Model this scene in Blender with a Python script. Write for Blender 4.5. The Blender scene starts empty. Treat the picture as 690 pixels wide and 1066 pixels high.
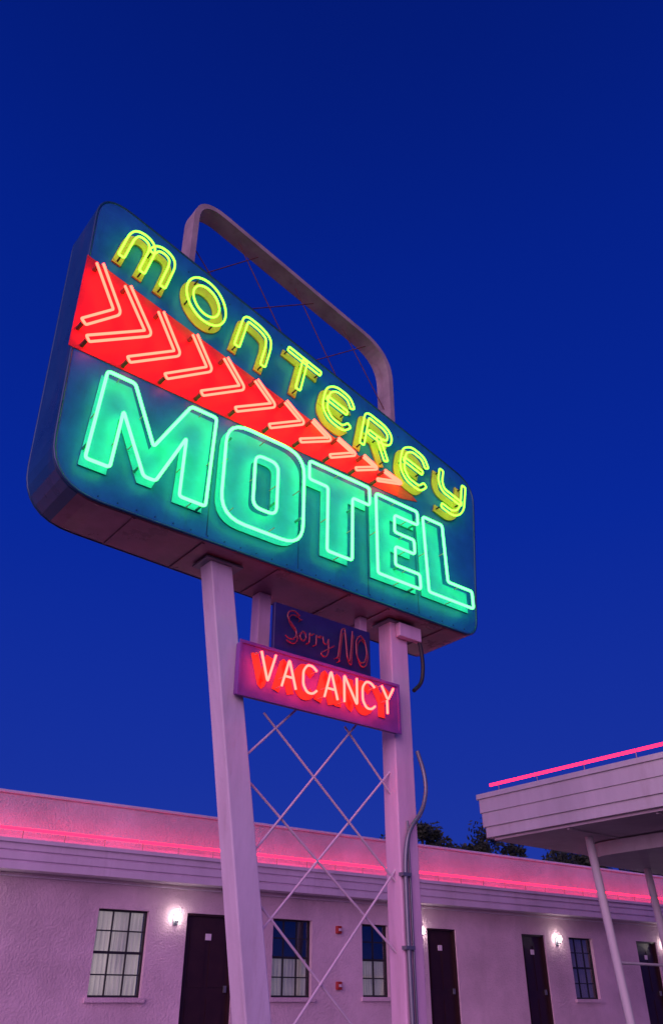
import bpy, math, random
from mathutils import Vector, Matrix
random.seed(7)
sc=bpy.context.scene
sc.view_settings.view_transform='Standard'; sc.view_settings.look='None'
sc.view_settings.exposure=0; sc.view_settings.gamma=1

# ---------------------------------------------------------------- materials
def paint(name,col,rough=0.5,metal=0.0,var=0.15,scale=3.0,bump=0.0,bscale=60,spec=0.5,streak=False,stain=None,stain_amt=.0):
    m=bpy.data.materials.new(name); m.use_nodes=True; nt=m.node_tree; b=nt.nodes['Principled BSDF']
    tc=nt.nodes.new('ShaderNodeTexCoord'); n=nt.nodes.new('ShaderNodeTexNoise')
    n.inputs['Scale'].default_value=scale; n.inputs['Detail'].default_value=8; n.inputs['Roughness'].default_value=0.65
    mp=nt.nodes.new('ShaderNodeMapping'); mp.inputs['Scale'].default_value=(1,1,0.18)
    nt.links.new(tc.outputs['Object'],mp.inputs[0])
    if streak: nt.links.new(mp.outputs[0],n.inputs['Vector'])
    else: nt.links.new(tc.outputs['Object'],n.inputs['Vector'])
    r=nt.nodes.new('ShaderNodeValToRGB'); r.color_ramp.elements[0].position=.3; r.color_ramp.elements[1].position=.72
    r.color_ramp.elements[0].color=tuple(c*(1-var) for c in col)+(1,)
    r.color_ramp.elements[1].color=tuple(min(1,c*(1+var*.5)) for c in col)+(1,)
    nt.links.new(n.outputs['Fac'],r.inputs[0]); out=r.outputs[0]
    if stain:
        n3=nt.nodes.new('ShaderNodeTexNoise'); n3.inputs['Scale'].default_value=scale*2.3; n3.inputs['Detail'].default_value=10; n3.inputs['Roughness'].default_value=.75
        nt.links.new(mp.outputs[0],n3.inputs['Vector'])
        m3=nt.nodes.new('ShaderNodeMapRange'); m3.inputs['From Min'].default_value=.55; m3.inputs['From Max'].default_value=.78; m3.inputs['To Max'].default_value=stain_amt
        nt.links.new(n3.outputs['Fac'],m3.inputs[0])
        mx=nt.nodes.new('ShaderNodeMixRGB'); mx.inputs[2].default_value=tuple(stain)+(1,)
        nt.links.new(m3.outputs[0],mx.inputs[0]); nt.links.new(out,mx.inputs[1]); out=mx.outputs[0]
    nt.links.new(out,b.inputs['Base Color'])
    mr=nt.nodes.new('ShaderNodeMapRange'); mr.inputs['To Min'].default_value=max(0.03,rough-.12); mr.inputs['To Max'].default_value=min(1,rough+.12)
    nt.links.new(n.outputs['Fac'],mr.inputs[0]); nt.links.new(mr.outputs[0],b.inputs['Roughness'])
    b.inputs['Metallic'].default_value=metal
    b.inputs['Specular IOR Level'].default_value=spec
    if bump>0:
        n2=nt.nodes.new('ShaderNodeTexNoise'); n2.inputs['Scale'].default_value=bscale; n2.inputs['Detail'].default_value=6
        nt.links.new(tc.outputs['Object'],n2.inputs['Vector'])
        bp=nt.nodes.new('ShaderNodeBump'); bp.inputs['Strength'].default_value=bump; bp.inputs['Distance'].default_value=.02
        nt.links.new(n2.outputs['Fac'],bp.inputs['Height']); nt.links.new(bp.outputs[0],b.inputs['Normal'])
    return m
def neon(name,col):
    m=bpy.data.materials.new(name); m.use_nodes=True; nt=m.node_tree; nt.nodes.clear()
    e=nt.nodes.new('ShaderNodeEmission'); o=nt.nodes.new('ShaderNodeOutputMaterial')
    e.inputs[0].default_value=tuple(col)+(1,); e.inputs[1].default_value=1
    nt.links.new(e.outputs[0],o.inputs[0]); return m

RU=(.16,.07,.045)
M_face=paint('sign_face_teal',(.014,.17,.50),.40,0,.3,2.5,.03,25,stain=(.01,.06,.14),stain_amt=.5)
M_side=paint('sign_side_blue',(.02,.09,.20),.30,0.2,.3,2,.02,20,stain=RU,stain_amt=.35)
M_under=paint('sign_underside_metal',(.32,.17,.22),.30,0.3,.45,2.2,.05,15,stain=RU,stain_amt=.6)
M_red=paint('sign_red_paint',(.88,.024,.035),.45,0,.2,4)
M_mint=paint('letter_mint_paint',(.05,.56,.82),.45,0,.16,5)
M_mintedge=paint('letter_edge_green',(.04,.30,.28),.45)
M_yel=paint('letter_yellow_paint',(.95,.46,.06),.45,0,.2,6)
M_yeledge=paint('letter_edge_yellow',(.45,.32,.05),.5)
M_white=paint('white_post_paint',(.78,.68,.80),.5,0,.26,2.4,.12,30,streak=True,stain=(.35,.2,.2),stain_amt=.35)  # white with a slight pink neon spill tinted into the base colour
M_white_neoncast=paint('white_post_neon_cast',(.84,.56,.74),.5,0,.26,2.4,.12,30,streak=True,stain=(.35,.2,.2),stain_amt=.35)  # white posts again, stronger pink neon light put into the base colour
M_loop=paint('loop_cream_paint',(.42,.36,.34),.5,0,.35,3,.1,20,stain=RU,stain_amt=.7)
M_rod=paint('rod_white_paint',(.78,.64,.74),.5)
M_purple=paint('vacancy_box_purple',(.26,.07,.38),.45,0,.3,4)
M_panel=paint('sorry_panel_paint',(.030,.022,.14),.45,0,.3,4)
M_vpaint=paint('vacancy_letter_paint',(.9,.12,.035),.5)
M_dark=paint('black_iron',(.02,.02,.025),.5)
M_conduit=paint('conduit_grey',(.22,.24,.28),.4,.5)
M_rust=paint('bracket_rust',(.16,.05,.035),.7,0,.4,9)
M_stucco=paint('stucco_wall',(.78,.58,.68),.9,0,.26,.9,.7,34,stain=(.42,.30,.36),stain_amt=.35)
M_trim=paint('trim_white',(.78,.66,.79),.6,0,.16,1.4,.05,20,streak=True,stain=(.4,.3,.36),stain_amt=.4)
M_door=paint('door_maroon',(.035,.012,.016),.35,0,.3,5)
M_curtain=paint('curtain_cloth',(.65,.58,.55),.9)
M_asphalt=paint('asphalt',(.05,.05,.052),.9,0,.4,.6,.5,45)
M_conc=paint('concrete',(.34,.33,.32),.9,0,.25,1.5,.3,35)
M_canopy=paint('canopy_cream',(.62,.62,.63),.55,0,.18,1.5,.06,15,streak=True,stain=(.3,.24,.22),stain_amt=.4)
M_soffit=paint('canopy_soffit',(.68,.62,.66),.7,0,.2,1.2,.1,12,stain=(.3,.24,.22),stain_amt=.4)
M_alarm=paint('alarm_red',(.45,.03,.03),.4)
M_glassoff=paint('clear_neon_glass',(.45,.30,.30),.15)
M_dim=paint('unlit_red_neon_glass',(.30,.035,.08),.2)
M_bark=paint('bark',(.09,.07,.055),.95,0,.4,6,.5,20)
N_green=neon('neon_green',(.46,7.6,.88))
N_yel=neon('neon_yellow',(.90,4.4,.15))
N_red=neon('neon_red',(11.0,.56,.34))
N_vac=neon('neon_vacancy',(17.0,.58,.45))
N_pink=neon('neon_pink',(6.0,.065,.27))
N_lamp=neon('lamp_glass',(40,34,31))
M_glass=bpy.data.materials.new('window_glass'); M_glass.use_nodes=True
_nt=M_glass.node_tree; _nt.nodes.clear()
_o=_nt.nodes.new('ShaderNodeOutputMaterial'); _g=_nt.nodes.new('ShaderNodeBsdfGlossy'); _t=_nt.nodes.new('ShaderNodeBsdfTransparent')
_mx=_nt.nodes.new('ShaderNodeMixShader'); _g.inputs['Roughness'].default_value=.04; _t.inputs[0].default_value=(.8,.82,.85,1)
_mx.inputs[0].default_value=.10
_nt.links.new(_t.outputs[0],_mx.inputs[1]); _nt.links.new(_g.outputs[0],_mx.inputs[2]); _nt.links.new(_mx.outputs[0],_o.inputs[0])

# ---------------------------------------------------------------- helpers
def empty(name,rotdeg=0,loc=(0,0,0)):
    e=bpy.data.objects.new(name,None); sc.collection.objects.link(e)
    e.rotation_euler=(0,0,math.radians(rotdeg)); e.location=loc; return e
def addmesh(name,V,F,mats,parent=None,smooth=False,mi=None):
    me=bpy.data.meshes.new(name); me.from_pydata([tuple(v) for v in V],[],F); 
    for m in (mats if isinstance(mats,(list,tuple)) else [mats]): me.materials.append(m)
    if mi:
        for p,i in zip(me.polygons,mi): p.material_index=i
    if smooth:
        for p in me.polygons: p.use_smooth=True
    me.validate(); me.update()
    o=bpy.data.objects.new(name,me); sc.collection.objects.link(o)
    if parent: o.parent=parent
    return o
BF=[(0,3,2,1),(4,5,6,7),(0,1,5,4),(1,2,6,5),(2,3,7,6),(3,0,4,7)]
def box(name,a,b,mat,parent=None,bev=0):
    x0,y0,z0=a;x1,y1,z1=b
    V=[(x0,y0,z0),(x1,y0,z0),(x1,y1,z0),(x0,y1,z0),(x0,y0,z1),(x1,y0,z1),(x1,y1,z1),(x0,y1,z1)]
    o=addmesh(name,V,BF,mat,parent)
    if bev: bevel(o,bev)
    return o
def boxes(name,L,mat,parent=None):
    V=[];F=[]
    for (x0,y0,z0),(x1,y1,z1) in L:
        k=len(V)
        V+=[(x0,y0,z0),(x1,y0,z0),(x1,y1,z0),(x0,y1,z0),(x0,y0,z1),(x1,y0,z1),(x1,y1,z1),(x0,y1,z1)]
        F+=[tuple(i+k for i in f) for f in BF]
    return addmesh(name,V,F,mat,parent)
def bevel(o,w,seg=3,ang=35):
    m=o.modifiers.new('bev','BEVEL'); m.width=w; m.segments=seg; m.limit_method='ANGLE'; m.angle_limit=math.radians(ang)
    return o
def area(P): return sum(P[i-1][0]*P[i][1]-P[i][0]*P[i-1][1] for i in range(len(P)))/2
def prism(name,P,n0,n1,matF,matS,parent,matB=None):
    """polygon P in (u,z); front face at n0 (toward viewer), back at n1"""
    if area(P)<0: P=P[::-1]
    k=len(P); nb=n1 if callable(n1) else (lambda u:n1)
    V=[(p[0],n0,p[1]) for p in P]+[(p[0],nb(p[0]),p[1]) for p in P]
    F=[tuple(range(k)),tuple(range(2*k-1,k-1,-1))]+[((i+1)%k,i,k+i,k+(i+1)%k) for i in range(k)]
    mats=[matF,matS]; mi=[0,1]+[1]*k
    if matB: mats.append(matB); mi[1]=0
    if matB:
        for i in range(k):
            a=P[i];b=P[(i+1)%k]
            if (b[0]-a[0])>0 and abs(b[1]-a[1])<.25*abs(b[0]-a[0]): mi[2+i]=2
    return addmesh(name,V,F,mats,parent,mi=mi)
def fillet(P,r,closed=False,seg=5):
    n=len(P); out=[]
    for i in range(n):
        if not closed and i in (0,n-1): out.append(tuple(P[i])); continue
        a=Vector(P[i-1]);b=Vector(P[i]);c=Vector(P[(i+1)%n])
        la=(a-b).length; lc=(c-b).length
        rr=r[i] if isinstance(r,(list,tuple)) else r
        d=min(rr,la*.49,lc*.49)
        p0=b+(a-b).normalized()*d; p2=b+(c-b).normalized()*d
        for j in range(seg+1):
            t=j/seg; out.append(tuple(p0*(1-t)**2+b*2*t*(1-t)+p2*t*t))
    return out
def sides(P,hw):
    n=len(P); L=[];R=[]
    for i in range(n):
        p=Vector(P[i]); 
        d0=(p-Vector(P[i-1])).normalized() if i>0 else None
        d1=(Vector(P[i+1])-p).normalized() if i<n-1 else None
        if d0 is None: d0=d1
        if d1 is None: d1=d0
        n0=Vector((-d0.y,d0.x)); n1=Vector((-d1.y,d1.x)); m=(n0+n1)
        m=m.normalized() if m.length>1e-5 else n0
        s=hw/max(.35,m.dot(n0))
        L.append(tuple(p+m*s)); R.append(tuple(p-m*s))
    return L,R
def extend(P,e):
    P=[Vector(p) for p in P]
    P[0]=P[0]+(P[0]-P[1]).normalized()*e; P[-1]=P[-1]+(P[-1]-P[-2]).normalized()*e
    return [tuple(p) for p in P]
def ribbon(P,hw):
    L,R=sides(P,hw); return L+R[::-1]
def stroke_mesh(name,P,hw,n0,n1,mF,mS,parent):
    L,R=sides(P,hw); k=len(P)
    V=[(a[0],n0,a[1]) for a in L]+[(a[0],n0,a[1]) for a in R]+[(a[0],n1,a[1]) for a in L]+[(a[0],n1,a[1]) for a in R]
    F=[];mi=[]
    for i in range(k-1):
        F.append((i,i+1,k+i+1,k+i));mi.append(0)
        F.append((i+1,i,2*k+i,2*k+i+1));mi.append(1)
        F.append((k+i,k+i+1,3*k+i+1,3*k+i));mi.append(1)
    F.append((0,k,3*k,2*k));mi.append(1); F.append((k-1,2*k-1,4*k-1,3*k-1));mi.append(1)
    o=addmesh(name,V,F,[mF,mS],parent,mi=mi)
    return o
def tubes(name,paths,r,mat,parent=None,res=2):
    """paths: list of (pts3d,closed)"""
    cu=bpy.data.curves.new(name,'CURVE'); cu.dimensions='3D'; cu.bevel_depth=r; cu.bevel_resolution=res; cu.use_fill_caps=True
    for pts,cl in paths:
        s=cu.splines.new('POLY'); s.points.add(len(pts)-1)
        for q,p in zip(s.points,pts): q.co=(p[0],p[1],p[2],1)
        s.use_cyclic_u=cl
    t=bpy.data.objects.new('tmp',cu); sc.collection.objects.link(t)
    bpy.context.view_layer.update()
    me=bpy.data.meshes.new_from_object(t.evaluated_get(bpy.context.evaluated_depsgraph_get()))
    bpy.data.objects.remove(t); me.name=name; me.materials.clear(); me.materials.append(mat)
    for p in me.polygons: p.use_smooth=True
    o=bpy.data.objects.new(name,me); sc.collection.objects.link(o)
    if parent: o.parent=parent
    return o
def at(P,n): return [(p[0],n,p[1]) for p in P]

# ---------------------------------------------------------------- main sign
AS=38.8
sign=empty('motel_sign',AS)
FN=5.65                # front plane
def BN(u): return 6.26+(u-1.45)*.05      # the two faces open slightly toward one end
TN=5.53                # neon tube plane
outline=fillet([(1.55,4.50),(6.72,4.50),(6.96,6.74),(1.43,8.20)],[.50,.22,.34,.42],True,8)
body=prism('cabinet',outline,FN,BN,M_face,M_side,sign,M_under); bevel(body,.035,3,50)
def inset(P,d):
    c=[]
    n=len(P)
    if area(P)<0:P=P[::-1]
    for i in range(n):
        a=Vector(P[i-1]);b=Vector(P[i]);e=Vector(P[(i+1)%n])
        d0=(b-a).normalized();d1=(e-b).normalized()
        m=Vector((-d0.y-d1.y,d0.x+d1.x))
        if m.length<1e-6: m=Vector((-d0.y,d0.x))
        c.append(tuple(b+m.normalized()*d))
    return c
tubes('face_rim',[(at(inset(outline,.012),FN+.005),True),([(p[0],BN(p[0])-.005,p[1]) for p in inset(outline,.012)],True)],.014,M_side,sign)
boxes('underside_seams',[((u,FN+.04,4.488),(u+.03,BN(u)-.04,4.499)) for u in (2.35,3.05,3.9,4.8,5.35,6.2)],M_under,sign)
# sheet-metal joints and screws on the face
boxes('face_sheet_joints',[((u,FN-.0035,4.56),(u+.008,FN-.0005,5.97)) for u in (3.06,4.11,5.04,5.775)],M_side,sign)
scw=[]
for i in range(26):
    u=2.0+i*.18; scw.append(([(u,FN-.006,4.56),(u,FN+.002,4.56)],False))
    scw.append(([(u,FN-.006,8.05-.262*(u-1.43)-.06),(u,FN+.002,8.05-.262*(u-1.43)-.06)],False))
tubes('face_screws',scw,.008,M_side,sign,1)
prism('red_arrow_panel',[(1.475,5.98),(5.60,5.98),(5.86,6.04),(5.78,6.10),(1.455,7.17)],FN-.010,FN-.002,M_red,M_red,sign)
def rrect(u0,z0,u1,z1,r,seg=6):
    return fillet([(u0,z0),(u1,z0),(u1,z1),(u0,z1)],r,True,seg)
LM=[(1.78,4.79),(1.83,5.80),(2.12,5.80),(2.38,5.20),(2.70,5.83),(3.0,5.83),(2.97,4.77),(2.68,4.77),(2.69,5.42),(2.45,4.83),(2.32,4.83),(2.05,5.42),(2.02,4.79)]
LT=[(4.14,5.83),(5.0,5.83),(5.0,5.58),(4.75,5.58),(4.73,4.80),(4.38,4.80),(4.39,5.58),(4.14,5.58)]
LE=[(5.07,4.77),(5.08,5.80),(5.74,5.80),(5.74,5.60),(5.37,5.60),(5.36,5.39),(5.66,5.39),(5.66,5.19),(5.36,5.19),(5.35,4.97),(5.72,4.97),(5.72,4.77)]
LL=[(5.83,4.78),(5.81,5.77),(6.15,5.77),(6.17,5.02),(6.57,5.02),(6.57,4.78)]
def grow(P,d): return inset(P,-d)
PF=FN-.016   # painted letters lie on the face, tubes stand off it
for nm,P in (('letter_M',LM),('letter_T',LT),('letter_E',LE),('letter_L',LL)):
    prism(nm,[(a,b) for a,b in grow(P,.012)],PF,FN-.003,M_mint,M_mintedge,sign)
Oo=rrect(3.12,4.74,4.08,5.86,.27); Oi=rrect(3.47,4.98,3.75,5.60,.10)
oo=grow(Oo,.012); oi=inset(Oi,.012) ; k=len(oo)
V=at(oo,PF)+at(oi,PF)+at(oo,FN-.003)+at(oi,FN-.003); F=[];mi=[]
for i in range(k):
    j=(i+1)%k
    F+=[(i,j,k+j,k+i),(j,i,2*k+i,2*k+j),(k+i,k+j,3*k+j,3*k+i)]; mi+=[0,1,1]
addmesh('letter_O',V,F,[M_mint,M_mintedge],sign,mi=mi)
tp=[(at(fillet(inset(P,.012),.035,True,4),TN),True) for P in (LM,LT,LE,LL)]
tp+=[(at(Oo,TN),True),(at(Oi,TN),True)]
tubes('neon_motel_letters',tp,.0155,N_green,sign)
st=[];cl_=[]
for P in (LM,LT,LE,LL,Oo[::6],Oi[::6]):
    for i in range(len(P)):
        a=Vector(P[i-1]);b=Vector(P[i])
        if (a-b).length>.25:
            q=a.lerp(b,.5); st.append(([(q.x,TN,q.y),(q.x,FN-.01,q.y)],False))
            q=a.lerp(b,.16); cl_.append(([(q.x,TN+.012,q.y),(q.x,FN-.01,q.y)],False))
tubes('tube_standoffs',st,.006,M_glassoff,sign,1)
tubes('tube_electrodes',cl_[::3],.014,M_mintedge,sign,1)

G={
'M':[[(0,0),(0,.72),(.06,.93),(.25,1),(.44,.93),(.5,.72),(.5,0)],[(.5,.72),(.56,.93),(.75,1),(.94,.93),(1,.72),(1,0)]],
'N':[[(0,0),(0,1),(.55,1),(.92,.9),(1,.62),(1,0)]],
'T':[[(0,1),(1,1)],[(.5,.96),(.5,0)]],
'E':[[(1,.80),(.82,1),(.3,1),(.02,.80),(0,.5),(.02,.2),(.3,0),(.82,0),(1,.2)],[(.05,.5),(.8,.5)]],
'R':[[(0,0),(0,1),(.75,1),(1,.88),(1,.62),(.75,.5),(.2,.5)],[(.55,.5),(.95,0)]],
'Y':[[(0,1),(0,.62),(.15,.42),(.6,.42),(.95,.42)],[(1,1),(1,.3),(.85,.04),(.6,-.12),(.15,-.12)]],
}
slope=-.27; shear=.20
def place(pts,u0,w,h,z0):
    return [(u0+x*w+shear*y*h, z0+y*h+slope*x*w) for x,y in pts]
mono=[('M',1.75,.47,.46,7.28),('O',2.45,.46,.54,7.07),('N',3.15,.34,.46,6.90),('T',3.74,.44,.46,6.78),
      ('E',4.32,.36,.49,6.56),('R',4.90,.37,.47,6.41),('E',5.50,.37,.49,6.23),('Y',6.12,.38,.47,6.12)]
ytubes=[];stY=[]
for ch,u0,w,h,z0 in mono:
    if ch=='O':
        cx=u0+w/2+shear*h/2; cz=z0+h/2+slope*w/2
        ring=[(cx+ .232*math.cos(t*math.tau/36), cz+.275*math.sin(t*math.tau/36)-.05*math.cos(t*math.tau/36)) for t in range(36)]
        sc_=lambda f:[(cx+(a-cx)*f,cz+(b-cz)*f) for a,b in ring]
        o_=sc_(1.15); i_=sc_(.60)
        V=at(o_,PF)+at(i_,PF)+at(o_,FN-.003)+at(i_,FN-.003); F=[];mi=[];k=36
        for i in range(k):
            j=(i+1)%k
            F+=[(i,j,k+j,k+i),(j,i,2*k+i,2*k+j),(k+i,k+j,3*k+j,3*k+i)]; mi+=[0,1,1]
        addmesh('script_letter_o',V,F,[M_yel,M_yeledge],sign,mi=mi)
        ytubes.append((at(sc_(1.06),TN),True)); ytubes.append((at(sc_(.70),TN),True))
        for t in (3,12,21,30): 
            q=ring[t]; stY.append(([(q[0],TN+.02,q[1]),(q[0],FN-.02,q[1])],False))
        continue
    for si,s in enumerate(G[ch]):
        P=place(s,u0,w,h,z0); P=fillet(P,.06,False,4)
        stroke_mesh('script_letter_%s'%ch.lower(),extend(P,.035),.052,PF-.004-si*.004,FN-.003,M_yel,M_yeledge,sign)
        ytubes.append((at(fillet(ribbon(extend(P,.015),.033),.02,True,3),TN-si*.012),True))
        for q in (P[0],P[-1]): stY.append(([(q[0],TN,q[1]),(q[0],FN-.02,q[1])],False))
tubes('neon_script_letters',ytubes,.0115,N_yel,sign)
tubes('script_standoffs',stY,.010,M_dark,sign,1)

CH=[[(1.56,7.02),(1.82,6.53),(1.53,6.22)],[(1.87,6.92),(2.16,6.46),(1.60,6.05)],[(2.25,6.81),(2.49,6.39),(2.01,6.03)],
[(2.65,6.74),(2.86,6.39),(2.40,6.04)],[(3.03,6.64),(3.26,6.36),(2.80,6.04)],[(3.42,6.55),(3.66,6.33),(3.20,6.04)],[(3.81,6.46),(4.05,6.29),(3.62,6.03)],
[(4.18,6.38),(4.43,6.24),(4.02,6.03)],[(4.54,6.30),(4.79,6.20),(4.43,6.01)],[(4.92,6.23),(5.12,6.15),(4.80,6.0)],[(5.24,6.16),(5.50,6.10),(5.12,5.99)]]
rt=[];hs=[]
for i,c in enumerate(CH):
    hw=.036-.0019*i
    P=fillet(c,.04,False,4)
    L_,R_=sides(P,hw)
    rt.append((at(fillet(L_+R_[::-1],.012,False,2),TN),False))
    for q in (c[0],c[2]):
        hs.append(([(q[0],TN+.015,q[1]),(q[0]-.01,FN-.01,q[1]-.01)],False))
tubes('neon_chevrons',rt,.0135,N_red,sign)
tubes('electrode_housings',hs,.022,M_rust,sign,2)

# top loop frame (flat band)
LP=fillet([(2.66,7.55),(2.64,9.33),(5.74,8.52),(5.74,7.0)],[0,.42,.48,0],False,10)
stroke_mesh('loop_band',LP,.035,5.86,6.10,M_loop,M_loop,sign)
stroke_mesh('loop_band_rear_face',LP,.033,6.101,6.103,M_loop,M_loop,sign)
gw=[[(2.70,8.55),(3.45,7.7)],[(2.70,8.0),(3.6,9.02)],[(3.3,9.08),(4.3,7.5)],[(3.2,7.8),(4.5,8.78)],[(4.2,8.86),(5.2,7.2)],[(4.2,7.5),(5.4,8.55)],[(5.0,8.63),(5.7,7.6)]]
tubes('loop_guy_rods',[(at(g,5.98),False) for g in gw],.0065,M_rust,sign,1)

def post(name,u0,z0,u1,z1,w,n0,n1,mat,parent):
    V=[(u0-w/2,n0,z0),(u0+w/2,n0,z0),(u0+w/2,n1,z0),(u0-w/2,n1,z0),(u1-w/2,n0,z1),(u1+w/2,n0,z1),(u1+w/2,n1,z1),(u1-w/2,n1,z1)]
    return bevel(addmesh(name,V,BF,mat,parent),.012,2)
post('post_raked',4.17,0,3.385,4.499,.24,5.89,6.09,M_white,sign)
post('post_upright',5.68,0,5.68,4.499,.25,5.88,6.08,M_white_neoncast,sign)
box('post_head_plate',(3.2,5.84,4.47),(3.6,6.12,4.487),M_conduit,sign)
box('post_head_plate_2',(5.5,5.84,4.47),(5.9,6.12,4.487),M_conduit,sign)
box('post_collar_box',(5.62,5.80,4.30),(5.95,5.87,4.46),M_white_neoncast,sign,.01)
box('hanger_stub',(4.04,6.20,3.60),(4.19,6.34,4.499),M_white_neoncast,sign,.01)
box('hanger_stub_2',(5.24,6.02,3.75),(5.34,6.12,4.499),M_white_neoncast,sign,.01)
lat=[[(4.02,3.14),(5.56,1.86)],[(3.78,2.62),(5.56,1.28)],[(5.10,3.25),(3.92,1.93)],[(5.56,2.87),(4.0,1.31)],[(5.56,1.96),(4.1,.42)],[(3.92,1.70),(5.56,.28)],[(4.35,3.25),(3.72,2.64)],[(5.0,3.2),(5.56,2.66)]]
tubes('lattice_rods',[(at(extend(g,.03),5.96+.024*(i%2)),False) for i,g in enumerate(lat)],.011,M_rod,sign)
cA=[(5.86,5.84,4.42),(5.95,5.83,4.30),(5.99,5.84,4.05),(5.97,5.86,3.85),(5.84,5.86,3.74)]
cB=[(5.84,5.86,3.1),(5.90,5.84,2.9),(5.90,5.82,2.72),(5.82,5.81,2.5),(5.62,5.82,2.3),(5.585,5.845,2.05),(5.585,5.85,1.5),(5.60,5.85,0)]
def fil3(P,r=.12): return fillet(P,r,False,5)
tubes('conduit_flex',[(fil3(cA),False)],.022,M_dark,sign)
tubes('conduit_riser',[(fil3(cB),False)],.022,M_conduit,sign)
tubes('conduit_riser_thin',[([(5.66,5.865,2.4),(5.66,5.865,0)],False)],.011,M_conduit,sign)
boxes('conduit_straps',[((5.53,5.82,z),(5.64,5.88,z+.03)) for z in (.7,1.3,1.9)],M_conduit,sign)
box('concrete_footing',(3.8,5.6,0.004),(6.1,6.4,.18),M_conc,sign,.02)

# ---------------------------------------------------------------- vacancy sign
vac=empty('vacancy_sign',AS)
b_=box('box',(3.60,5.80,3.22),(5.55,5.875,3.71),M_purple,vac,.012)
boxes('box_rim',[((3.59,5.785,3.205),(5.56,5.799,3.235)),((3.59,5.785,3.695),(5.56,5.799,3.725)),((3.59,5.785,3.236),(3.615,5.799,3.694)),((5.535,5.785,3.236),(5.56,5.799,3.694))],M_purple,vac)
box('box_rear',(3.62,5.876,3.24),(5.545,5.879,3.69),M_purple,vac)
box('sorry_panel',(3.97,5.81,3.728),(5.19,5.86,4.22),M_panel,vac,.008)
W={'V':[[(0,1),(.5,0),(1,1)]],'A':[[(0,0),(.5,1),(1,0)],[(.2,.36),(.8,.36)]],'C':[[(1,.85),(.7,1),(.3,1),(0,.75),(0,.25),(.3,0),(.7,0),(1,.15)]],
'N':[[(0,0),(0,1),(1,0),(1,1)]],'Y':[[(0,1),(.5,.5),(1,1)],[(.5,.5),(.5,0)]]}
u=3.76; vt=[];si=0
for ch in 'VACANCY':
    for s in W[ch]:
        P=fillet([(u+x*.160,3.345+y*.27) for x,y in s],.03,False,4)
        stroke_mesh('painted_letter_%s'%ch.lower(),extend(P,.02),.040,5.794-.002*(si%5),5.7995,M_vpaint,M_vpaint,vac); si+=1
        vt.append((at(P,5.700-.012*(si%2)),False))
    u+=.243
tubes('neon_vacancy_letters',vt,.0115,N_vac,vac)
tubes('letter_standoffs',[([(p[0][0][0],5.705,p[0][0][2]),(p[0][0][0],5.795,p[0][0][2])],False) for p in vt],.006,M_glassoff,vac,1)
scr=[
 [(.30,.86),(.20,.95),(.08,.90),(.05,.75),(.14,.62),(.24,.50),(.24,.34),(.14,.24),(.02,.30)],
 [(.36,.50),(.30,.38),(.36,.28),(.44,.36),(.42,.50),(.36,.52)],
 [(.50,.30),(.51,.54),(.53,.48),(.60,.54)],[(.64,.30),(.65,.54),(.67,.48),(.74,.54)],
 [(.78,.54),(.80,.38),(.88,.38),(.90,.56),(.90,.2),(.84,.06),(.72,.12),(1.02,.40)],
 [(1.10,.16),(1.18,.86),(1.25,.92),(1.30,.20),(1.36,.14),(1.42,.90)],[(1.60,.86),(1.50,.72),(1.50,.36),(1.58,.18),(1.68,.22),(1.74,.45),(1.70,.76),(1.60,.86)]]
sp_=[]
for s in scr:
    P=fillet([(4.05+x*.60,3.74+y*.44) for x,y in s],.04,False,4)
    sp_.append((at(P,5.755),False)); 
for s in scr[:1]+scr[5:]:
    P=fillet([(4.05+x*.60+.03,3.74+y*.44-.03) for x,y in s],.04,False,4)
    sp_.append((at(P,5.775),False))
tubes('unlit_sorry_no_tubes',sp_,.0085,M_dim,vac)
tubes('unlit_tube_standoffs',[([(p[0][0],5.755,p[0][2]),(p[0][0],5.812,p[0][2])],False) for p,_ in [(q[0],0) for q in sp_]],.006,M_dim,vac,1)

# ---------------------------------------------------------------- motel building
AB=36
bld=empty('motel_building',AB)
WN=12.48
wins=[(4.86,5.66,.96,2.08),(7.88,8.66,.97,2.09),(9.73,10.33,.98,2.09),(15.28,16.05,.96,2.08),(19.0,19.8,.96,2.08),(-.2,.6,.96,2.08)]
doors=[(6.30,7.16,.1,2.09),(11.27,12.0,.1,2.09),(13.83,14.52,.1,2.09),(1.9,2.7,.1,2.09),(17.6,18.35,.1,2.09)]
holes=wins+doors
U0,U1=-12,26; TOP=3.50
us=sorted(set([U0,U1]+[h[0] for h in holes]+[h[1] for h in holes])); zs=sorted(set([0,TOP]+[h[2] for h in holes]+[h[3] for h in holes]))
V=[];F=[]
for i in range(len(us)-1):
    for j in range(len(zs)-1):
        cu_=(us[i]+us[i+1])/2; cz_=(zs[j]+zs[j+1])/2
        if any(h[0]<cu_<h[1] and h[2]<cz_<h[3] for h in holes): continue
        k=len(V); V+=[(us[i],WN,zs[j]),(us[i+1],WN,zs[j]),(us[i+1],WN,zs[j+1]),(us[i],WN,zs[j+1])]; F.append((k,k+1,k+2,k+3))
RD=.13
for a,b,c,d in holes:
    for q in ([(a,c),(a,d)],[(b,d),(b,c)],[(a,d),(b,d)],[(b,c),(a,c)]):
        k=len(V); V+=[(q[0][0],WN,q[0][1]),(q[1][0],WN,q[1][1]),(q[1][0],WN+RD,q[1][1]),(q[0][0],WN+RD,q[0][1])]; F.append((k,k+1,k+2,k+3))
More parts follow.
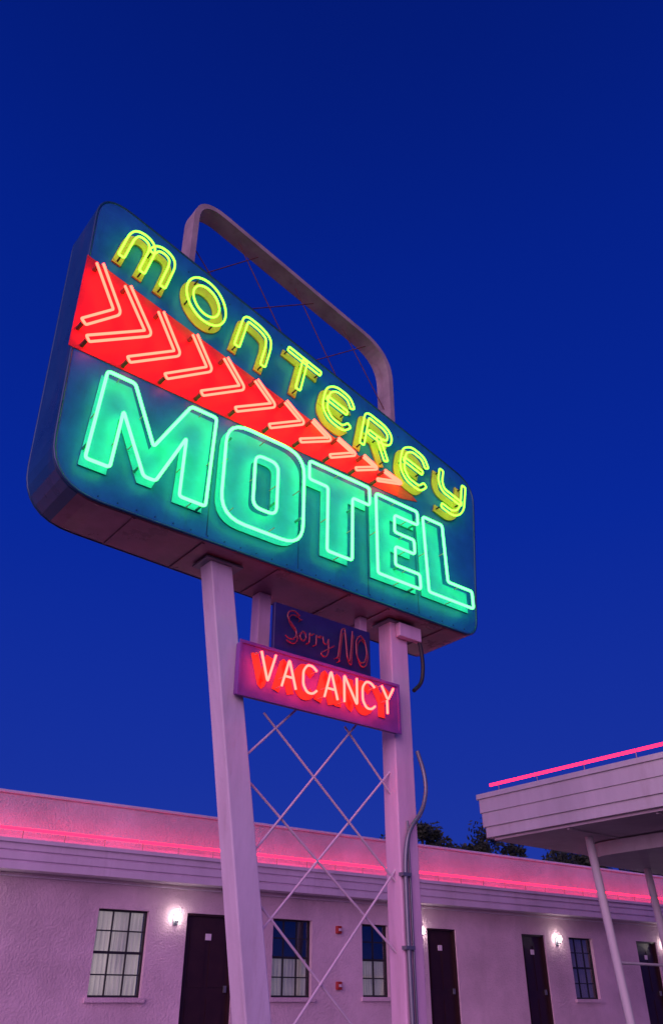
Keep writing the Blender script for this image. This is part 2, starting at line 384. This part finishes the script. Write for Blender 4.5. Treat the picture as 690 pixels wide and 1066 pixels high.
for q in ([(U0,WN,0),(U0,WN+8,0),(U0,WN+8,TOP),(U0,WN,TOP)],[(U1,WN,0),(U1,WN+8,0),(U1,WN+8,TOP),(U1,WN,TOP)],[(U0,WN+8,0),(U1,WN+8,0),(U1,WN+8,TOP),(U0,WN+8,TOP)],[(U0,WN,TOP),(U1,WN,TOP),(U1,WN+8,TOP),(U0,WN+8,TOP)]):
    k=len(V);V+=q;F.append((k,k+1,k+2,k+3))
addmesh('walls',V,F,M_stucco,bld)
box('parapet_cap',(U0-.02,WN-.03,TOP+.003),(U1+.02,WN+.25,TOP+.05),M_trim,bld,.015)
prof=[(0,2.47),(-.30,2.47),(-.30,2.555),(-.265,2.565),(-.265,2.585),(-.30,2.595),(-.30,2.68),(-.265,2.69),(-.265,2.71),(-.30,2.72),(-.30,2.80),(-.335,2.81),(-.335,2.86),(-.10,2.90),(-.10,2.93),(0,2.94)]
V=[(U0,WN+a,b) for a,b in prof]+[(U1,WN+a,b) for a,b in prof]; k=len(prof)
F=[(i,i+1,k+i+1,k+i) for i in range(k-1)]+[tuple(range(k)),tuple(range(2*k-1,k-1,-1))]
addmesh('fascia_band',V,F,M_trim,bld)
tubes('neon_roof_line',[([(U0+.2+i*2.44,WN-.22,3.0),(U0+.2+(i+1)*2.44-.03,WN-.22,3.0)],False) for i in range(15)],.020,N_pink,bld)
tubes('neon_roof_supports',[([(U0+.25+i*.61,WN-.22,2.985),(U0+.25+i*.61,WN-.22,2.88)],False) for i in range(60)],.007,M_glassoff,bld,1)
fr=[];gl=[];sill=[]
for wi,(a,b,c,d) in enumerate(wins):
    y=WN+.07; t=.028
    fr+=[((a,y,c),(b,y+.04,c+t)),((a,y,d-t),(b,y+.04,d)),((a,y,c+t+.001),(a+t,y+.04,d-t-.001)),((b-t,y,c+t+.001),(b,y+.04,d-t-.001))]
    cols=2 if (b-a)<.65 else 3
    for i in range(1,cols):
        x=a+(b-a)*i/cols; fr.append(((x-.009,y+.004,c+t),(x+.009,y+.034,d-t)))
    for i in range(1,4):
        z=c+(d-c)*i/4; fr.append(((a+t,y+.008,z-(.018 if i==2 else .009)),(b-t,y+.03,z+(.018 if i==2 else .009))))
    gl.append(((a+t,y+.016,c+t),(b-t,y+.02,d-t)))
    sill.append(((a-.05,WN-.05,c-.06),(b+.05,WN-.002,c-.002)))
boxes('window_frames',fr,M_dark,bld); boxes('window_glass',gl,M_glass,bld); boxes('window_sills',sill,M_stucco,bld)
def lit(name,s):
    m=bpy.data.materials.new(name); m.use_nodes=True
    pb=m.node_tree.nodes['Principled BSDF']; pb.inputs['Base Color'].default_value=(.7,.62,.58,1); pb.inputs['Roughness'].default_value=.9
    nz=m.node_tree.nodes.new('ShaderNodeTexNoise'); nz.inputs['Scale'].default_value=2.2
    mm=m.node_tree.nodes.new('ShaderNodeMath'); mm.operation='MULTIPLY'; mm.inputs[1].default_value=2*s
    m.node_tree.links.new(nz.outputs['Fac'],mm.inputs[0]); m.node_tree.links.new(mm.outputs[0],pb.inputs['Emission Strength'])
    pb.inputs['Emission Color'].default_value=(1,.80,.70,1); return m
M_curlit=lit('curtain_lit',.36); M_curdim=lit('curtain_dim',.14)
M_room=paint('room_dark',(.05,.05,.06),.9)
for wi,(a,b,c,d) in enumerate(wins):
    top = d if wi in (0,3,4) else c+(d-c)*.52
    V=[];F=[];N=60
    for i in range(N+1):
        x=a+.02+(b-a-.04)*i/N; y=WN+.17+.018*math.sin(i*1.1+wi)+.008*math.sin(i*2.3)
        V+=[(x,y,c),(x,y,top)]
        if i<N: F.append((2*i,2*i+2,2*i+3,2*i+1))
    addmesh('curtain',V,F,M_curlit if wi==0 else (M_curdim if wi!=3 else M_curtain),bld,smooth=True)
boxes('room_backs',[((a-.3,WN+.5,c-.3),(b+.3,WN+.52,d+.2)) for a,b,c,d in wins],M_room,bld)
dl=[];pn=[];kn=[];pl=[]
for a,b,c,d in doors:
    y=WN+.09
    dl.append(((a+.03,y,c),(b-.03,y+.04,d-.03)))
    pn+=[((a,WN+.03,c),(a+.029,WN+.12,d)),((b-.029,WN+.03,c),(b,WN+.12,d)),((a+.03,WN+.03,d-.029),(b-.03,WN+.12,d))]
    w=b-a
    for zz0,zz1 in ((c+.15,c+.85),(c+1.0,d-.2)):
        for x0,x1 in ((a+.12,a+w/2-.04),(a+w/2+.04,b-.12)):
            pn.append(((x0,y-.012,zz0),(x1,y-.002,zz1)))
    kn.append(((b-.11,y-.05,c+.93),(b-.07,y-.013,c+1.02)))
    pl.append(((a+w/2-.05,y-.024,d-.36),(a+w/2+.05,y-.014,d-.27)))
boxes('door_leaves',dl,M_door,bld); boxes('door_frames_panels',pn,M_door,bld); boxes('door_handles',kn,M_conduit,bld); boxes('door_number_plates',pl,M_trim,bld)
tubes('eave_conduit',[([(U0,WN-.03,2.42),(U1,WN-.03,2.42)],False)],.012,M_trim,bld)
def alarm(u,z):
    e=empty('fire_alarm_bell',AB)
    box('housing',(u-.05,WN-.06,z-.06),(u+.05,WN-.002,z+.06),M_alarm,e,.01)
    box('strobe',(u-.025,WN-.085,z-.02),(u+.025,WN-.061,z+.02),M_trim,e,.005)
alarm(9.2,1.97); alarm(9.2,1.14)
def wlamp(u,z=2.0):
    e=empty('wall_lamp',AB)
    box('back_plate',(u-.04,WN-.02,z-.09),(u+.04,WN-.002,z+.06),M_conduit,e,.005)
    tubes('arm',[(fillet([(u,WN-.02,z-.03),(u,WN-.09,z-.06),(u,WN-.10,z-.02)],.03,False),False)],.008,M_conduit,e)
    V=[];F=[];R=[(.02,-.02),(.03,.01),(.036,.04),(.028,.07),(.0,.085)]
    for r,h in R:
        for t in range(12): V.append((u+r*math.cos(t*math.tau/12),WN-.10+r*math.sin(t*math.tau/12),z+h))
    for i in range(4):
        for t in range(12): F.append((i*12+t,i*12+(t+1)%12,(i+1)*12+(t+1)%12,(i+1)*12+t))
    addmesh('glass_shade',V,F,N_lamp,e,smooth=True)
for u in (6.1,11.08,14.88,2.95,18.6): wlamp(u)
wk=empty('walkway',AB); box('slab',(U0,WN-1.6,.004),(U1,WN-.003,.12),M_conc,wk,.015)

# ---------------------------------------------------------------- carport canopy (right)
can=empty('carport_canopy',AS)
CU=10.63
def rr(u0,n0,u1,n1,r,seg=6): return fillet([(u0,n0),(u1,n0),(u1,n1),(u0,n1)],r,True,seg)
def slab(name,P,z0,z1,mat,parent):
    if area(P)<0:P=P[::-1]
    k=len(P); V=[(a,b,z0) for a,b in P]+[(a,b,z1) for a,b in P]
    F=[tuple(range(k-1,-1,-1)),tuple(range(k,2*k))]+[(i,(i+1)%k,k+(i+1)%k,k+i) for i in range(k)]
    return addmesh(name,V,F,mat,parent)
for i,(z0,z1,ins) in enumerate([(3.20,3.36,.05),(3.363,3.58,.02),(3.583,3.80,.0),(3.803,3.88,-.03)]):
    slab('fascia_tier_%d'%i,rr(CU+ins,2.0,20.0,9.30-ins,.06),z0,z1,M_canopy,can)
slab('soffit',rr(CU+.14,2.1,19.9,9.16,.05),3.16,3.197,M_soffit,can)
boxes('soffit_battens',[((CU+.2,n,3.14),(19.8,n+.04,3.158)) for n in (3.2,4.7,6.2,7.7)],M_soffit,can)
slab('lower_drum',rr(12.1,3.0,19.5,8.75,1.1,12),2.93,3.135,M_canopy,can)
tubes('neon_canopy_edge',[([(CU+.10,9.08,4.02),(CU+.10,6.3,4.02)],False),([(CU+.10,6.27,4.02),(CU+.10,3.6,4.02)],False)],.024,N_pink,can)
tubes('neon_supports',[([(CU+.10,n,4.0),(CU+.10,n,3.885)],False) for n in (8.9,8.1,7.2,6.3,5.5,4.6,3.7)],.008,M_conduit,can,1)
def pole(name,a,b,r): tubes(name,[([a,b],False)],r,M_canopy,can,4)
pole('pole_1',(11.67,7.96,3.16),(11.66,7.70,0),.065)
pole('pole_2',(14.0,8.45,2.93),(13.55,8.0,0),.065)
pole('pole_3',(11.67,4.2,3.16),(11.66,4.0,0),.065)
pole('pole_4',(16.5,8.4,2.93),(16.5,8.1,0),.065)
tubes('pole_rail',[([(11.66,7.82,1.40),(16.5,8.22,1.40)],False)],.02,M_canopy,can)

# ---------------------------------------------------------------- ground
addmesh('asphalt_ground',[(-300,-300,0),(300,-300,0),(300,300,0),(-300,300,0)],[(0,1,2,3)],M_asphalt)

# ---------------------------------------------------------------- trees
M_leaf=bpy.data.materials.new('foliage'); M_leaf.use_nodes=True; nt=M_leaf.node_tree; b=nt.nodes['Principled BSDF']
oi_=nt.nodes.new('ShaderNodeNewGeometry'); rp=nt.nodes.new('ShaderNodeValToRGB')
rp.color_ramp.elements[0].color=(.010,.022,.010,1); rp.color_ramp.elements[1].color=(.04,.06,.025,1)
nt.links.new(oi_.outputs['Random Per Island'],rp.inputs[0]); nt.links.new(rp.outputs[0],b.inputs['Base Color']); b.inputs['Roughness'].default_value=.7
def tree(x,y,h,rad):
    e=empty('tree',0,(x,y,0))
    paths=[]
    tubes('trunk',[([(0,0,0),(.1,.05,h*.3),(.05,.1,h*.55)],False)],.18,M_bark,e)
    cl=[]
    for i in range(18):
        a=random.uniform(0,math.tau); r=rad*math.sqrt(random.random())*.9; z=h*.5+random.random()*h*.40*(1-.4*r/rad)
        cx,cy=r*math.cos(a),r*math.sin(a); cl.append((cx,cy,z,random.uniform(.4,1.0)*rad*.36))
        paths.append(([(.05,.1,h*.45),(cx*.5,cy*.5,h*.5+(z-h*.5)*.4),(cx,cy,z)],False))
    tubes('limbs',paths,.045,M_bark,e,1)
    V=[];F=[]
    for cx,cy,cz,cr in cl:
        for j in range(420):
            d=Vector((random.gauss(0,1),random.gauss(0,1),random.gauss(0,.8))); d=d.normalized()*cr*random.random()**.4*random.uniform(.8,1.3)
            c=Vector((cx,cy,cz))+d; s=random.uniform(.06,.13)
            a=Vector((random.gauss(0,1),random.gauss(0,1),random.gauss(0,1))).normalized(); bb=a.orthogonal().normalized()
            k=len(V); V+=[c-a*s,c+bb*s*.5,c+a*s,c-bb*s*.5]; F.append((k,k+1,k+2,k+3))
    addmesh('leaves',V,F,M_leaf,e)
for x,y,h,r in ((3.6,33.5,8.0,2.0),(5.8,33.6,7.6,2.0),(10.6,36.5,8.2,2.0),(13.2,37,9.2,2.4),(16.2,38.5,9.6,2.6),(19.5,40,10.2,2.8),(23,42,10.6,3),(7.9,35,7.7,1.9)):
    tree(x,y,h,r)

# ---------------------------------------------------------------- sky
w=bpy.data.worlds.new('World'); sc.world=w; w.use_nodes=True; nt=w.node_tree; nt.nodes.clear()
o=nt.nodes.new('ShaderNodeOutputWorld'); tc=nt.nodes.new('ShaderNodeTexCoord'); sx=nt.nodes.new('ShaderNodeSeparateXYZ')
nt.links.new(tc.outputs['Generated'],sx.inputs[0])
rp=nt.nodes.new('ShaderNodeValToRGB'); cr=rp.color_ramp
cr.elements[0].position=0; cr.elements[0].color=(.014,.042,.36,1)
cr.elements[1].position=1; cr.elements[1].color=(.0004,.0070,.14,1)
for p_,c_ in ((.22,(.006,.028,.34,1)),(.5,(.001,.019,.32,1)),(.75,(.0004,.014,.25,1)),(.9,(.0003,.010,.18,1))):
    q=cr.elements.new(p_); q.color=c_
nt.links.new(sx.outputs['Z'],rp.inputs[0])
bg=nt.nodes.new('ShaderNodeBackground'); nt.links.new(rp.outputs[0],bg.inputs[0]); bg.inputs[1].default_value=1
dt=nt.nodes.new('ShaderNodeVectorMath'); dt.operation='DOT_PRODUCT'; dt.inputs[1].default_value=(-.35,-.93,-.25)
nt.links.new(tc.outputs['Generated'],dt.inputs[0])
mr=nt.nodes.new('ShaderNodeMapRange'); mr.inputs['From Min'].default_value=.1; mr.inputs['From Max'].default_value=1; mr.interpolation_type='SMOOTHSTEP'
nt.links.new(dt.outputs['Value'],mr.inputs[0])
bg2=nt.nodes.new('ShaderNodeBackground'); bg2.inputs[0].default_value=(1,.46,.74,1)
ml=nt.nodes.new('ShaderNodeMath'); ml.operation='MULTIPLY'; ml.inputs[1].default_value=1.2
nt.links.new(mr.outputs[0],ml.inputs[0]); nt.links.new(ml.outputs[0],bg2.inputs[1])
sky=nt.nodes.new('ShaderNodeTexSky'); sky.sky_type='NISHITA'; sky.sun_disc=False
sky.sun_elevation=math.radians(0.5); sky.sun_rotation=math.radians(200)
bg3=nt.nodes.new('ShaderNodeBackground'); nt.links.new(sky.outputs[0],bg3.inputs[0]); bg3.inputs[1].default_value=.003
a1=nt.nodes.new('ShaderNodeAddShader'); a2=nt.nodes.new('ShaderNodeAddShader')
nt.links.new(bg.outputs[0],a1.inputs[0]); nt.links.new(bg2.outputs[0],a1.inputs[1]); nt.links.new(a1.outputs[0],a2.inputs[0]); nt.links.new(bg3.outputs[0],a2.inputs[1])
nt.links.new(a2.outputs[0],o.inputs[0])
L=bpy.data.lights.new('dusk_sun','SUN'); L.energy=1.15; L.angle=math.radians(50); L.color=(1,.56,.80)
lo=bpy.data.objects.new('dusk_sun',L); sc.collection.objects.link(lo)
lo.rotation_euler=Vector((.33,.90,-.22)).to_track_quat('-Z','Y').to_euler()

# ---------------------------------------------------------------- camera
cam=bpy.data.cameras.new('camera'); cam.sensor_fit='VERTICAL'; cam.sensor_height=36; cam.lens=825/1066*36; cam.clip_end=2000
co=bpy.data.objects.new('camera',cam); sc.collection.objects.link(co); co.location=(0,0,.9)
co.rotation_euler=(math.radians(90)+math.atan(.619),0,0); sc.camera=co
